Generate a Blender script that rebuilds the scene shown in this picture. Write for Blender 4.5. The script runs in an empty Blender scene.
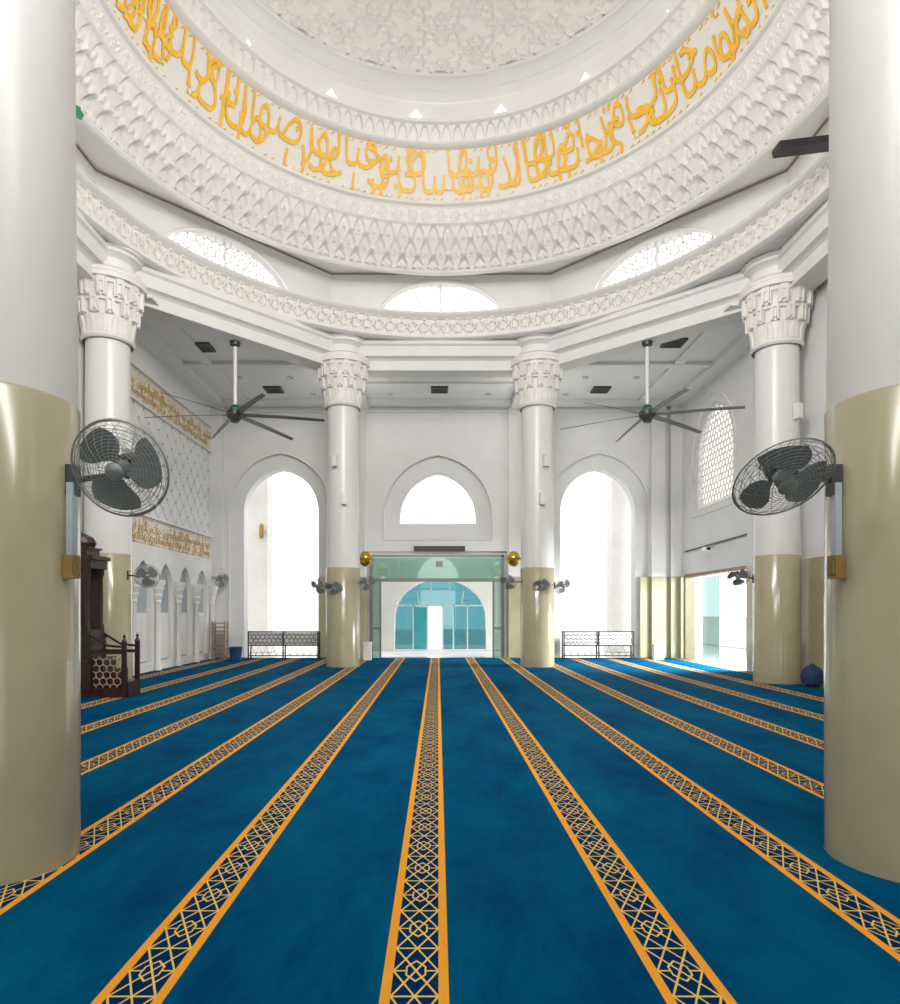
import bpy, math, random
import numpy as np
from mathutils import Matrix, Vector
random.seed(4)
PI=math.pi
scene=bpy.context.scene
try:
    scene.view_settings.view_transform='Standard'
except Exception as e: print(e)

CX,CY=0.08,11.96   # dome axis
# ------------------------------------------------------------------ materials
def nt(name):
    m=bpy.data.materials.new(name); m.use_nodes=True
    t=m.node_tree; b=t.nodes['Principled BSDF']
    return m,t,b
def mat(name,col,rough=0.6,metal=0.0,noise=0.0,nscale=3.0,bump=0.0,bscale=40.0,emit=None,spec=None,coat=0.0):
    m,t,b=nt(name)
    b.inputs['Base Color'].default_value=(*col,1)
    b.inputs['Roughness'].default_value=rough
    b.inputs['Metallic'].default_value=metal
    if coat: b.inputs['Coat Weight'].default_value=coat; b.inputs['Coat Roughness'].default_value=0.12
    if spec is not None: b.inputs['Specular IOR Level'].default_value=spec
    tc=t.nodes.new('ShaderNodeTexCoord')
    if noise>0:
        n=t.nodes.new('ShaderNodeTexNoise'); n.inputs['Scale'].default_value=nscale; n.inputs['Detail'].default_value=4
        t.links.new(tc.outputs['Object'],n.inputs['Vector'])
        r=t.nodes.new('ShaderNodeValToRGB')
        r.color_ramp.elements[0].position=0.3; r.color_ramp.elements[1].position=0.7
        r.color_ramp.elements[0].color=(*[c*(1-noise) for c in col],1)
        r.color_ramp.elements[1].color=(*[min(1,c*(1+noise)) for c in col],1)
        t.links.new(n.outputs['Fac'],r.inputs['Fac']); t.links.new(r.outputs['Color'],b.inputs['Base Color'])
    if bump>0:
        n=t.nodes.new('ShaderNodeTexNoise'); n.inputs['Scale'].default_value=bscale
        t.links.new(tc.outputs['Object'],n.inputs['Vector'])
        bp=t.nodes.new('ShaderNodeBump'); bp.inputs['Strength'].default_value=bump; bp.inputs['Distance'].default_value=0.01
        t.links.new(n.outputs['Fac'],bp.inputs['Height']); t.links.new(bp.outputs['Normal'],b.inputs['Normal'])
    if emit:
        b.inputs['Emission Color'].default_value=(*emit[:3],1); b.inputs['Emission Strength'].default_value=emit[3]
    return m
M={}
M['white']=mat('white_plaster',(0.755,0.745,0.715),0.6,noise=0.03,nscale=1.5,bump=0.1)
M['ceil']=mat('ceiling_white_paint',(0.80,0.80,0.78),0.7,noise=0.02,nscale=1.5)
M['wall']=mat('wall_plaster',(0.73,0.725,0.71),0.65,noise=0.03,nscale=1.2,bump=0.1)
M['gloss_white']=mat('column_white_paint',(0.73,0.72,0.695),0.32,noise=0.02,nscale=2)
M['relief']=mat('white_carved_plaster',(0.78,0.755,0.71),0.5,noise=0.03,nscale=6)
M['beige']=mat('glossy_beige_paint',(0.42,0.375,0.24),0.2,noise=0.05,nscale=2.5,coat=0.4)
M['gold']=mat('gold_leaf',(0.88,0.49,0.045),0.42,metal=0.0,noise=0.08,nscale=5)
M['palegold']=mat('muted_gold',(0.50,0.34,0.13),0.5,metal=0.1,noise=0.1,nscale=5)
M['tan']=mat('pale_tan_panel',(0.72,0.66,0.56),0.6,noise=0.06,nscale=4)
M['pier']=mat('cream_porch_paint',(0.64,0.62,0.575),0.7,noise=0.04,nscale=2)
M['brass']=mat('polished_brass',(0.75,0.45,0.07),0.2,metal=0.9,noise=0.1,nscale=20)
M['wood']=mat('dark_red_wood',(0.035,0.012,0.009),0.35,noise=0.35,nscale=12)
M['wood2']=mat('light_brown_wood',(0.38,0.26,0.18),0.5,noise=0.15,nscale=12)
M['brown']=mat('brown_line_paint',(0.30,0.20,0.13),0.6,noise=0.1)
M['dark']=mat('dark_grey_metal',(0.06,0.066,0.066),0.4,metal=0.3,noise=0.15,nscale=15)
M['fanblade']=mat('grey_fan_blade',(0.11,0.12,0.12),0.4,metal=0.2,noise=0.1,nscale=15)
M['black']=mat('black_metal',(0.015,0.015,0.017),0.4,noise=0.2,nscale=15)
M['blade']=mat('grey_green_blade',(0.22,0.26,0.235),0.3,metal=0.0,noise=0.06,nscale=8)
M['wire']=mat('grille_wire',(0.30,0.31,0.30),0.35,metal=0.2,noise=0.05,nscale=20)
M['steel']=mat('brushed_steel',(0.35,0.38,0.36),0.35,metal=0.5,noise=0.05,nscale=20)
M['stud']=mat('silver_stud',(0.30,0.31,0.31),0.4,metal=0.3,noise=0.05,nscale=20)
M['alu']=mat('pale_aluminium',(0.62,0.63,0.62),0.35,metal=0.5,noise=0.04,nscale=20)
M['frame']=mat('grey_aluminium_frame',(0.18,0.20,0.19),0.35,metal=0.5,noise=0.05,nscale=20)
M['ochre']=mat('ochre_switch_box',(0.30,0.19,0.045),0.4,noise=0.1,nscale=10)
M['cond']=mat('pale_conduit',(0.45,0.51,0.55),0.4,noise=0.05,nscale=10)
M['tile']=mat('polished_floor_tile',(0.62,0.6,0.56),0.15,noise=0.06,nscale=1.5)
M['stone']=mat('pale_paving',(0.66,0.65,0.62),0.6,noise=0.08,nscale=1.0)
M['bluebag']=mat('navy_fabric',(0.01,0.03,0.09),0.7,noise=0.2,nscale=10)
M['blue']=mat('blue_plastic',(0.02,0.08,0.22),0.4,noise=0.1,nscale=10)
M['paper']=mat('white_enamel',(0.75,0.74,0.7),0.5,noise=0.04,nscale=10)
M['green']=mat('green_plastic',(0.02,0.25,0.08),0.4,noise=0.1,nscale=10)
M['niche']=mat('niche_blue_grey',(0.38,0.43,0.47),0.5,noise=0.05,nscale=3)
M['tealdoor']=mat('teal_door_panel',(0.03,0.28,0.30),0.3,noise=0.08,nscale=3)
M['frost']=mat('glowing_frosted_panel',(0.80,0.80,0.76),0.4,noise=0.03,nscale=3,emit=(1,.98,.93,.75))  # glow put into the material, standing in for daylight behind the lattice window
M['pane']=mat('glowing_frosted_glass',(0.9,0.9,0.88),0.4,noise=0.02,emit=(1,1,0.97,1.4))  # emission makes closed panes look like bright openings in the dome drum

def glass(name,col,mixf=0.12):
    m=bpy.data.materials.new(name); m.use_nodes=True; t=m.node_tree
    t.nodes.clear()
    o=t.nodes.new('ShaderNodeOutputMaterial'); mx=t.nodes.new('ShaderNodeMixShader')
    tr=t.nodes.new('ShaderNodeBsdfTransparent'); g=t.nodes.new('ShaderNodeBsdfGlossy')
    n=t.nodes.new('ShaderNodeTexNoise'); n.inputs['Scale'].default_value=0.5
    r=t.nodes.new('ShaderNodeValToRGB')
    r.color_ramp.elements[0].color=(*[c*0.93 for c in col],1); r.color_ramp.elements[1].color=(*col,1)
    t.links.new(n.outputs['Fac'],r.inputs['Fac']); t.links.new(r.outputs['Color'],tr.inputs['Color'])
    g.inputs['Roughness'].default_value=0.03
    mx.inputs['Fac'].default_value=mixf
    t.links.new(tr.outputs[0],mx.inputs[1]); t.links.new(g.outputs[0],mx.inputs[2]); t.links.new(mx.outputs[0],o.inputs['Surface'])
    return m
M['teal']=glass('teal_glass',(0.28,0.50,0.53))
M['teal2']=glass('pale_green_glass',(0.60,0.80,0.72))
M['clear']=glass('clear_pale_glass',(0.60,0.72,0.70),.06)

def relief_bump(name,scale,strength,dist,col=(0.78,0.755,0.71)):
    m,t,b=nt(name)
    b.inputs['Base Color'].default_value=(*col,1); b.inputs['Roughness'].default_value=0.45
    tc=t.nodes.new('ShaderNodeTexCoord')
    n=t.nodes.new('ShaderNodeTexNoise'); n.inputs['Scale'].default_value=1.6; n.inputs['Detail'].default_value=2
    t.links.new(tc.outputs['Object'],n.inputs['Vector'])
    mix=t.nodes.new('ShaderNodeMix'); mix.data_type='RGBA'; mix.inputs[0].default_value=0.18
    t.links.new(tc.outputs['Object'],mix.inputs[6]); t.links.new(n.outputs['Color'],mix.inputs[7])
    v=t.nodes.new('ShaderNodeTexVoronoi'); v.feature='DISTANCE_TO_EDGE'; v.inputs['Scale'].default_value=scale
    v2=t.nodes.new('ShaderNodeTexVoronoi'); v2.feature='F1'; v2.inputs['Scale'].default_value=scale*2.3
    t.links.new(mix.outputs[2],v.inputs['Vector']); t.links.new(mix.outputs[2],v2.inputs['Vector'])
    r=t.nodes.new('ShaderNodeValToRGB'); r.color_ramp.elements[0].position=0.03; r.color_ramp.elements[1].position=0.16
    t.links.new(v.outputs['Distance'],r.inputs['Fac'])
    w=t.nodes.new('ShaderNodeMath'); w.operation='SINE'
    w0=t.nodes.new('ShaderNodeMath'); w0.operation='MULTIPLY'; w0.inputs[1].default_value=22
    t.links.new(v2.outputs['Distance'],w0.inputs[0]); t.links.new(w0.outputs[0],w.inputs[0])
    a=t.nodes.new('ShaderNodeMath'); a.operation='MULTIPLY_ADD'; a.inputs[1].default_value=0.3
    t.links.new(w.outputs[0],a.inputs[0]); t.links.new(r.outputs['Color'],a.inputs[2])
    bp=t.nodes.new('ShaderNodeBump'); bp.inputs['Strength'].default_value=strength; bp.inputs['Distance'].default_value=dist
    t.links.new(a.outputs[0],bp.inputs['Height']); t.links.new(bp.outputs['Normal'],b.inputs['Normal'])
    return m
M['finerelief']=relief_bump('fine_relief',7,0.35,0.01)

# carpet
def carpet():
    m,t,b=nt('blue_striped_carpet')
    N=t.nodes; L=t.links
    tc=N.new('ShaderNodeTexCoord'); sx=N.new('ShaderNodeSeparateXYZ'); L.new(tc.outputs['Object'],sx.inputs[0])
    def mth(op,a,bv=None,c=None,clamp=False):
        n=N.new('ShaderNodeMath'); n.operation=op; n.use_clamp=clamp
        for i,x in enumerate((a,bv,c)):
            if x is None: continue
            if isinstance(x,(int,float)): n.inputs[i].default_value=x
            else: L.new(x,n.inputs[i])
        return n.outputs[0]
    X=sx.outputs['X']; Y=sx.outputs['Y']
    s=mth('DIVIDE',mth('ADD',X,0.1+120.0),1.2)
    p=mth('MULTIPLY',mth('SUBTRACT',mth('FRACT',mth('ADD',s,0.5)),0.5),1.2)
    a=mth('ABSOLUTE',p)
    stripe=mth('LESS_THAN',a,0.147)
    inner=mth('LESS_THAN',a,0.102)
    u=mth('DIVIDE',p,0.102)
    au=mth('ABSOLUTE',u)
    v=mth('SUBTRACT',mth('MULTIPLY',mth('FRACT',mth('DIVIDE',mth('ADD',Y,50.0),0.40)),2.0),1.0)
    av=mth('ABSOLUTE',v)
    def line(x,w): return mth('LESS_THAN',mth('ABSOLUTE',x),w)
    l1=line(mth('SUBTRACT',au,av),0.055)
    l2=line(mth('SUBTRACT',mth('ADD',au,av),1.0),0.05)
    l3=line(mth('SUBTRACT',av,1.0),0.03)
    l3b=mth('MULTIPLY',line(v,0.028),mth('GREATER_THAN',au,0.4))
    hx=mth('MAXIMUM',mth('ADD',mth('MULTIPLY',au,0.6),av),au)
    l4=line(mth('SUBTRACT',hx,0.42),0.04)
    lines=mth('MAXIMUM',mth('MAXIMUM',l1,l2),mth('MAXIMUM',mth('MAXIMUM',l3,l4),l3b))
    no=N.new('ShaderNodeTexNoise'); no.inputs['Scale'].default_value=0.9; no.inputs['Detail'].default_value=9; no.inputs['Roughness'].default_value=0.75; no.inputs['Distortion'].default_value=.3
    mp=N.new('ShaderNodeMapping'); mp.inputs['Scale'].default_value=(1.3,0.6,1)
    L.new(tc.outputs['Object'],mp.inputs[0]); L.new(mp.outputs[0],no.inputs['Vector'])
    ra=N.new('ShaderNodeValToRGB'); ra.color_ramp.elements[0].position=0.36; ra.color_ramp.elements[1].position=0.66
    ra.color_ramp.elements[0].color=(0.0,0.045,0.13,1); ra.color_ramp.elements[1].color=(0.0,0.108,0.205,1)
    L.new(no.outputs['Fac'],ra.inputs['Fac'])
    n2=N.new('ShaderNodeTexNoise'); n2.inputs['Scale'].default_value=220; L.new(tc.outputs['Object'],n2.inputs['Vector'])
    def mixc(f,c1,c2):
        n=N.new('ShaderNodeMix'); n.data_type='RGBA'; L.new(f,n.inputs[0])
        for k,c in ((6,c1),(7,c2)):
            if isinstance(c,tuple): n.inputs[k].default_value=c
            else: L.new(c,n.inputs[k])
        return n.outputs[2]
    inn=mixc(lines,(0.0,0.026,0.095,1),(0.78,0.54,0.13,1))
    st=mixc(inner,(0.86,0.37,0.035,1),inn)
    col=mixc(stripe,ra.outputs['Color'],st)
    L.new(col,b.inputs['Base Color']); b.inputs['Roughness'].default_value=0.8
    b.inputs['Specular IOR Level'].default_value=0.012
    bp=N.new('ShaderNodeBump'); bp.inputs['Strength'].default_value=0.3; bp.inputs['Distance'].default_value=0.004
    L.new(n2.outputs['Fac'],bp.inputs['Height']); L.new(bp.outputs['Normal'],b.inputs['Normal'])
    return m
M['carpet']=carpet()

# ------------------------------------------------------------------ builders
def link(o): scene.collection.objects.link(o); return o
def tag(o,label=None,cat=None,kind=None,group=None):
    if label: o['label']=label
    if cat: o['category']=cat
    if kind: o['kind']=kind
    if group: o['group']=group
    return o
def empty(name,loc,label,cat,group=None,rotz=0):
    o=bpy.data.objects.new(name,None); o.empty_display_size=0.1; o.location=loc; o.rotation_euler=(0,0,rotz)
    link(o); return tag(o,label,cat,None,group)
class MB:
    def __init__(s): s.v=[]; s.f=[]
    def add(s,vs,fs,T=None):
        b=len(s.v)
        if T is not None: vs=[tuple(T@Vector(v)) for v in vs]
        s.v.extend([tuple(v) for v in vs]); s.f.extend([tuple(i+b for i in f) for f in fs]); return s
    def box(s,x0,x1,y0,y1,z0,z1,T=None):
        vs=[(x0,y0,z0),(x1,y0,z0),(x1,y1,z0),(x0,y1,z0),(x0,y0,z1),(x1,y0,z1),(x1,y1,z1),(x0,y1,z1)]
        return s.add(vs,[(0,3,2,1),(4,5,6,7),(0,1,5,4),(1,2,6,5),(2,3,7,6),(3,0,4,7)],T)
    def rev(s,prof,n=48,c=(0,0),T=None,a0=0,a1=2*PI):
        full=abs(a1-a0-2*PI)<1e-6; k=n if full else n+1
        vs=[];fs=[]
        for i in range(k):
            a=a0+(a1-a0)*i/n; ca,sa=math.cos(a),math.sin(a)
            for r,z in prof: vs.append((c[0]+r*ca,c[1]+r*sa,z))
        m=len(prof)
        for i in range(n):
            j=(i+1)%k
            for q in range(m-1): fs.append((i*m+q,j*m+q,j*m+q+1,i*m+q+1))
        return s.add(vs,fs,T)
    def tube(s,pts,r,n=6,closed=False,T=None):
        pts=[Vector(p) for p in pts]; m=len(pts); vs=[];fs=[]
        for i,p in enumerate(pts):
            if closed: d=pts[(i+1)%m]-pts[i-1]
            else: d=pts[min(i+1,m-1)]-pts[max(i-1,0)]
            d.normalize()
            up=Vector((0,0,1)) if abs(d.z)<0.9 else Vector((1,0,0))
            a=d.cross(up).normalized(); b=d.cross(a)
            rr=r[i] if isinstance(r,(list,tuple)) else r
            for k in range(n):
                t=2*PI*k/n; vs.append(p+a*(rr*math.cos(t))+b*(rr*math.sin(t)))
        for i in range(m if closed else m-1):
            j=(i+1)%m
            for k in range(n):
                l=(k+1)%n; fs.append((i*n+k,i*n+l,j*n+l,j*n+k))
        if not closed:
            fs.append(tuple(range(n))); fs.append(tuple((m-1)*n+k for k in range(n))[::-1])
        return s.add(vs,fs,T)
    def obj(s,name,material,parent=None,smooth=False,label=None,cat=None,kind=None,group=None,loc=None):
        me=bpy.data.meshes.new(name); me.from_pydata(s.v,[],s.f); me.validate(); me.update()
        if smooth:
            me.polygons.foreach_set('use_smooth',[True]*len(me.polygons))
            try: me.set_sharp_from_angle(angle=math.radians(40))
            except Exception: pass
        me.materials.append(material)
        o=bpy.data.objects.new(name,me); link(o)
        if loc: o.location=loc
        if parent: o.parent=parent
        return tag(o,label,cat,kind,group)
def fixnormals(o):
    import bmesh
    bm=bmesh.new(); bm.from_mesh(o.data); bmesh.ops.recalc_face_normals(bm,faces=bm.faces); bm.to_mesh(o.data); bm.free()
def copy_thing(src,loc,rotz=None,scale=None,label=None,rot=None):
    o=src.copy(); link(o); o.location=loc
    if rotz is not None: o.rotation_euler=(0,0,rotz)
    if rot is not None: o.rotation_euler=rot
    if scale: o.scale=(scale,)*3
    if label: o['label']=label
    def rec(s,d):
        for ch in s.children:
            if ch==d: continue
            c=ch.copy(); link(c); c.parent=d
            rec(ch,c)
    rec(src,o); return o

def plate(name,outer,holes,th,T,material,parent=None,kind=None,label=None,cat=None,group=None):
    cu=bpy.data.curves.new(name,'CURVE'); cu.dimensions='2D'; cu.fill_mode='BOTH'; cu.extrude=th/2
    for loop in [outer]+holes:
        sp=cu.splines.new('POLY'); sp.points.add(len(loop)-1)
        for p,(x,y) in zip(sp.points,loop): p.co=(x,y,0,1)
        sp.use_cyclic_u=True
    tmp=bpy.data.objects.new('tmp',cu); link(tmp)
    dg=bpy.context.evaluated_depsgraph_get(); dg.update()
    me=bpy.data.meshes.new_from_object(tmp.evaluated_get(dg))
    bpy.data.objects.remove(tmp); me.transform(T)
    me.materials.clear(); me.materials.append(material); me.name=name
    o=bpy.data.objects.new(name,me); link(o)
    if parent: o.parent=parent
    return tag(o,label,cat,kind,group)
def TXZ(y): # local x->X, y->Z, z-> -Y
    return Matrix(((1,0,0,0),(0,0,-1,y),(0,1,0,0),(0,0,0,1)))
def TYZ(x): # local x->Y, y->Z, z->X
    return Matrix(((0,0,1,x),(1,0,0,0),(0,1,0,0),(0,0,0,1)))
def rect(x0,x1,z0,z1): return [(x0,z0),(x1,z0),(x1,z1),(x0,z1)]
def arch(xc,w,z0,zs,zt,n=14):
    H=zt-zs; c=max(0,(H*H-w*w)/(2*w)); r=w+c
    pts=[(xc-w,z0),(xc+w,z0)]
    amax=math.atan2(H,c) if c>0 else PI/2
    for i in range(n+1):
        a=amax*i/n; pts.append((xc-c+r*math.cos(a),zs+(H if c==0 else r)*math.sin(a)))
    left=[(2*xc-x,z) for x,z in pts[2:-1]][::-1]
    return pts+left
def lun(xc,w,z0,h,n=24):
    return [(xc+w*math.cos(PI*i/n),z0+h*math.sin(PI*i/n)) for i in range(n+1)]

# ------------------------------------------------------------------ Arabic text
F={'ا':(0xFE8D,0xFE8E),'أ':(0xFE83,0xFE84),'ؤ':(0xFE85,0xFE86),'ب':0xFE8F,'ة':(0xFE93,0xFE94),'ت':0xFE95,'ث':0xFE99,'ج':0xFE9D,
'ح':0xFEA1,'خ':0xFEA5,'د':(0xFEA9,0xFEAA),'ذ':(0xFEAB,0xFEAC),'ر':(0xFEAD,0xFEAE),'ز':(0xFEAF,0xFEB0),'س':0xFEB1,'ش':0xFEB5,
'ص':0xFEB9,'ض':0xFEBD,'ط':0xFEC1,'ظ':0xFEC5,'ع':0xFEC9,'ف':0xFED1,'ق':0xFED5,'ك':0xFED9,'ل':0xFEDD,'م':0xFEE1,'ن':0xFEE5,
'ه':0xFEE9,'و':(0xFEED,0xFEEE),'ي':0xFEF1,'\u0001':(0xFEFB,0xFEFC),'\u0002':(0xFEF7,0xFEF8)}
def shape(w):
    w=w.replace('لا','\u0001').replace('لأ','\u0002'); out=[]
    for i,ch in enumerate(w):
        f=F[ch]; prev=i>0 and not isinstance(F[w[i-1]],tuple); nxt=i<len(w)-1
        if isinstance(f,tuple): out.append(f[1] if prev else f[0])
        else:
            k=(3 if nxt else 1) if prev else (2 if nxt else 0); out.append(f+k)
    return ''.join(chr(c) for c in reversed(out))
def textmesh(s,size=1.0,off=0.02,ext=0.0):
    cu=bpy.data.curves.new('t','FONT'); cu.body=s; cu.size=size; cu.resolution_u=4; cu.offset=off; cu.extrude=ext
    tmp=bpy.data.objects.new('tmp',cu); link(tmp)
    dg=bpy.context.evaluated_depsgraph_get(); dg.update()
    me=bpy.data.meshes.new_from_object(tmp.evaluated_get(dg))
    vs=[tuple(v.co) for v in me.vertices]; fs=[tuple(p.vertices) for p in me.polygons]
    bpy.data.objects.remove(tmp); bpy.data.meshes.remove(me)
    return vs,fs

# ------------------------------------------------------------------ floor / ground
WL,WR,WB,WF=-7.95,8.5,23.2,-4.0
b=MB(); b.box(WL-.4,WR+.4,WF-.4,WB+.7,-.2,0); b.obj('floor',M['tile'],kind='structure')
b=MB(); b.box(-40,40,-30,60,-.5,-.21)
b.box(-40,40,WB+.7,60,-.21,-.02); b.box(WR+.4,40,-30,WB+.7,-.21,-.02)
b.obj('ground',M['stone'],kind='structure',label='pale stone paving outside the prayer hall',cat='ground')
COL={'far_l':(-2.82,19.6),'far_r':(2.95,19.6),'mid_l':(-7.42,14.85),'mid_r':(7.8,15.2),'near_l':(-2.92,4.32),'near_r':(3.13,4.34)}
circ=lambda c,r,n=32:[(c[0]+r*math.cos(2*PI*i/n),c[1]+r*math.sin(2*PI*i/n)) for i in range(n)]
plate('carpet',rect(WL+.01,WR-.01,WF+.01,WB-.02),[circ(COL[k],.508) for k in ('far_l','far_r','mid_l','mid_r')]+[circ(COL[k],.516) for k in ('near_l','near_r')],.014,Matrix.Translation((0,0,.008)),M['carpet'],label='blue prayer carpet with orange and navy geometric row stripes',cat='carpet')

# ------------------------------------------------------------------ walls
ly0,ly1=-6.87,-4.22; ry0,ry1=4.32,6.98
lc,rc=(ly0+ly1)/2,(ry0+ry1)/2; aw=1.32
holes_in=[arch(lc,aw,-0.01,5.15,6.68),arch(rc,aw,-0.01,5.15,6.68),arch(0.0,1.36,4.71,4.95,6.56),rect(-2.38,2.30,-0.01,3.62)]
holes_out=[arch(lc,1.78,-0.01,5.2,7.2),arch(rc,1.78,-0.01,5.2,7.2),arch(0.0,1.9,4.15,5.0,7.13),rect(-2.5,2.42,-0.01,3.75)]
def notch(holes):
    fl=[h for h in holes if min(p[1] for p in h)<=0.001]; rest=[h for h in holes if h not in fl]
    fl.sort(key=lambda h:min(p[0] for p in h))
    path=[(WL-.3,0.0)]
    for h in fl:
        x0=min(p[0] for p in h); x1=max(p[0] for p in h)
        if len(h)==4: path+=[(x0,0),(x0,h[2][1]),(x1,h[2][1]),(x1,0)]
        else: path+=[(x0,0)]+h[2:][::-1]+[(x1,0)]
    path+=[(WR+.3,0.0),(WR+.3,9.2),(WL-.3,9.2)]
    return path,rest
p,r=notch(holes_out)
plate('wall_back',p,r,0.14,TXZ(WB+.07),M['wall'],kind='structure')
p,r=notch(holes_in)
plate('wall_back.001',p,r,0.5,TXZ(WB+.39),M['wall'],kind='structure')
p,r=notch([arch(-5,1.3,-.01,4,5.6),arch(0,1.6,-.01,4,5.9),arch(5,1.3,-.01,4,5.6)])
plate('wall_front',p,r,0.3,TXZ(WF-.15),M['wall'],kind='structure')
plate('wall_left',rect(WF,WB+.3,0,10.2),[],0.3,TYZ(WL-.15),M['wall'],kind='structure')
rw_win=arch(20.4,1.4,4.95,6.5,8.1)
outline=[(WF,0),(18.0,0),(18.0,2.85),(22.65,2.85),(22.65,0),(WB+.3,0),(WB+.3,10.2),(WF,10.2)]
plate('wall_right',outline,[rw_win],0.35,TYZ(WR+.175),M['wall'],kind='structure')
ZC=8.95
octp=[COL['far_l'],COL['far_r'],COL['mid_r'],(7.8,8.7),COL['near_r'],COL['near_l'],(-7.42,8.9),COL['mid_l']]
plate('ceiling',rect(WL-.3,WR+.35,WF-.3,WB+.6),[octp],0.1,Matrix.Translation((0,0,ZC+.05)),M['ceil'],kind='structure')
def beam(p,q,name):
    P=Vector((*p,0)); Q=Vector((*q,0)); d=(Q-P); L=d.length; d.normalize(); n=Vector((d.y,-d.x,0))
    mid=(P+Q)/2; cen=Vector((CX,CY,0))
    if (cen-mid).dot(n)<0: n=-n
    prof=[(.30,9.62),(.30,9.47),(.24,9.42),(.22,9.14),(.12,9.10),(.06,9.05),(.04,8.78),(-.55,8.78),(-.55,9.62)]
    vs=[];fs=[]
    for k,t in enumerate((0,L)):
        for o_,z in prof:
            v=P+d*t+n*o_; vs.append((v.x,v.y,z))
    m=len(prof)
    for i in range(m): j=(i+1)%m; fs.append((i,j,m+j,m+i))
    fs.append(tuple(range(m))); fs.append(tuple(range(m,2*m))[::-1])
    bb=MB(); bb.add(vs,fs); return bb
tb=MB()
for i in range(8):
    x=beam(octp[i],octp[(i+1)%8],''); tb.add(x.v,x.f)
o=tb.obj('trim_1',M['white'],kind='structure'); fixnormals(o)
tb=MB()
for x in (-2.82,2.95):
    tb.box(x-.4,x+.4,19.9,WB,8.72,ZC)
tb.box(WL,WR,WB-.5,WB,8.8,ZC); tb.box(WL,WL+.5,15.2,WB-.5,8.8,ZC); tb.box(WR-.5,WR,15.6,WB-.5,8.8,ZC)
tb.box(WL,-3.2,19.3,19.6,8.85,ZC); tb.box(3.35,WR,19.3,19.6,8.85,ZC)
tb.box(-6.9,-6.6,15.2,WB-.5,8.87,ZC); tb.box(6.9,7.2,15.6,WB-.5,8.87,ZC)
tb.box(-2.4,2.5,21.0,21.15,8.87,ZC)
tb.obj('trim_2',M['ceil'],kind='structure')
tb=MB(); td=MB()
for x0,x1,dep in ((-3.0,-2.55,.12),(2.47,2.92,.12),(7.45,7.95,.2),(8.1,8.5,.25),(-7.95,-7.5,.2)):
    tb.box(x0,x1,WB-dep,WB,2.85,8.8)
for x0,x1,dep in ((-4.2,-2.5,.05),(2.42,4.0,.05),(-3.0,-2.55,.14),(2.47,2.92,.14),(7.1,8.5,.05),(7.45,7.95,.22),(8.1,8.5,.27)):
    td.box(x0,x1,WB-dep,WB,0.02,2.85)
td.box(WR-.14,WR,17.3,17.9,0.02,2.85); td.box(WR-.06,WR,8,17.3,0.02,2.85); td.box(WR-.14,WR,22.7,WB-.27,0.02,2.85)
tb.box(WR-.12,WR,17.3,17.9,2.85,8.8)
tb.obj('trim_3',M['wall'],kind='structure'); td.obj('baseboard_back',M['beige'],kind='structure')
tb=MB()
tb.tube([(x,WB-.01,z) for x,z in arch(0.0,1.9,4.15,5.0,7.13)],.03,6,closed=True)
for c in (lc,rc): tb.tube([(x,WB-.01,z) for x,z in arch(c,1.78,0.02,5.2,7.2)[1:]+[(c-1.78,.02)]],.03,6)
tb.box(WL,WR,WB-.1,WB,7.9+.72,7.9+.8)
tb.obj('trim_4',M['white'],kind='structure')
wm=MB()
ins=arch(20.4,1.36,4.98,6.5,8.05)
def inside(pt,poly):
    x,y=pt; c=False; n=len(poly)
    for i in range(n):
        x1,y1=poly[i]; x2,y2=poly[(i+1)%n]
        if (y1>y)!=(y2>y) and x<(x2-x1)*(y-y1)/(y2-y1)+x1: c=not c
    return c
def lattice(mb,poly,step,r,toP,circ=True,k10=10):
    xs=[p[0] for p in poly]; ys=[p[1] for p in poly]
    row=0; y=min(ys)
    while y<max(ys)+step:
        x=min(xs)+(row%2)*step*.5
        while x<max(xs)+step:
            ring=[(x+step*.52*math.cos(2*PI*k/k10),y+step*.52*math.sin(2*PI*k/k10)) for k in range(k10)]
            ok=[q for q in ring if inside(q,poly)]
            if len(ok)==k10: mb.tube([toP(*q) for q in ring],r,4,closed=True)
            elif len(ok)>=3:
                idx=[i for i,q in enumerate(ring) if inside(q,poly)]
                st=[i for i in idx if (i-1)%k10 not in idx]
                s0=st[0]; seq=[]
                k=s0
                while k%k10 in idx and len(seq)<k10: seq.append(ring[k%k10]); k+=1
                if len(seq)>1: mb.tube([toP(*q) for q in seq],r,4)
            x+=step
        y+=step*.86; row+=1
lattice(wm,ins,.22,.024,lambda a,c:(WR+.12,a,c),k10=8)
wm.tube([(WR+.1,a,c) for a,c in ins],.05,6,closed=True)
wm.tube([(WR-.01,a,c) for a,c in arch(20.4,1.6,4.75,6.5,8.4)],.035,6,closed=True)
wm.obj('window_1',M['white'],kind='structure')
plate('window_2',ins,[],0.02,TYZ(WR+.28),M['frost'],kind='structure')
wm=MB(); wm.tube([(x,WB+.2,z) for x,z in arch(0.0,1.36,4.71,4.95,6.56)],.04,6,closed=True); wm.obj('window_3',M['white'],kind='structure')
db=MB(); db.box(WR-.02,WR+.3,17.95,18.03,0,2.9); db.box(WR-.02,WR+.3,22.62,22.7,0,2.9); db.box(WR-.02,WR+.3,18.0,22.65,2.8,2.9)
db.obj('door_1',M['brown'],kind='structure')
db=MB(); XD=WR+.5
for yy in (18.1,21.1,22.6): db.box(XD,XD+.05,yy-.025,yy+.025,-.02,2.85)
db.obj('door_4',M['alu'],kind='structure')
db=MB(); db.box(XD+.02,XD+.04,21.14,22.56,0,2.8); db.obj('door_5',M['clear'],kind='structure')
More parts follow.
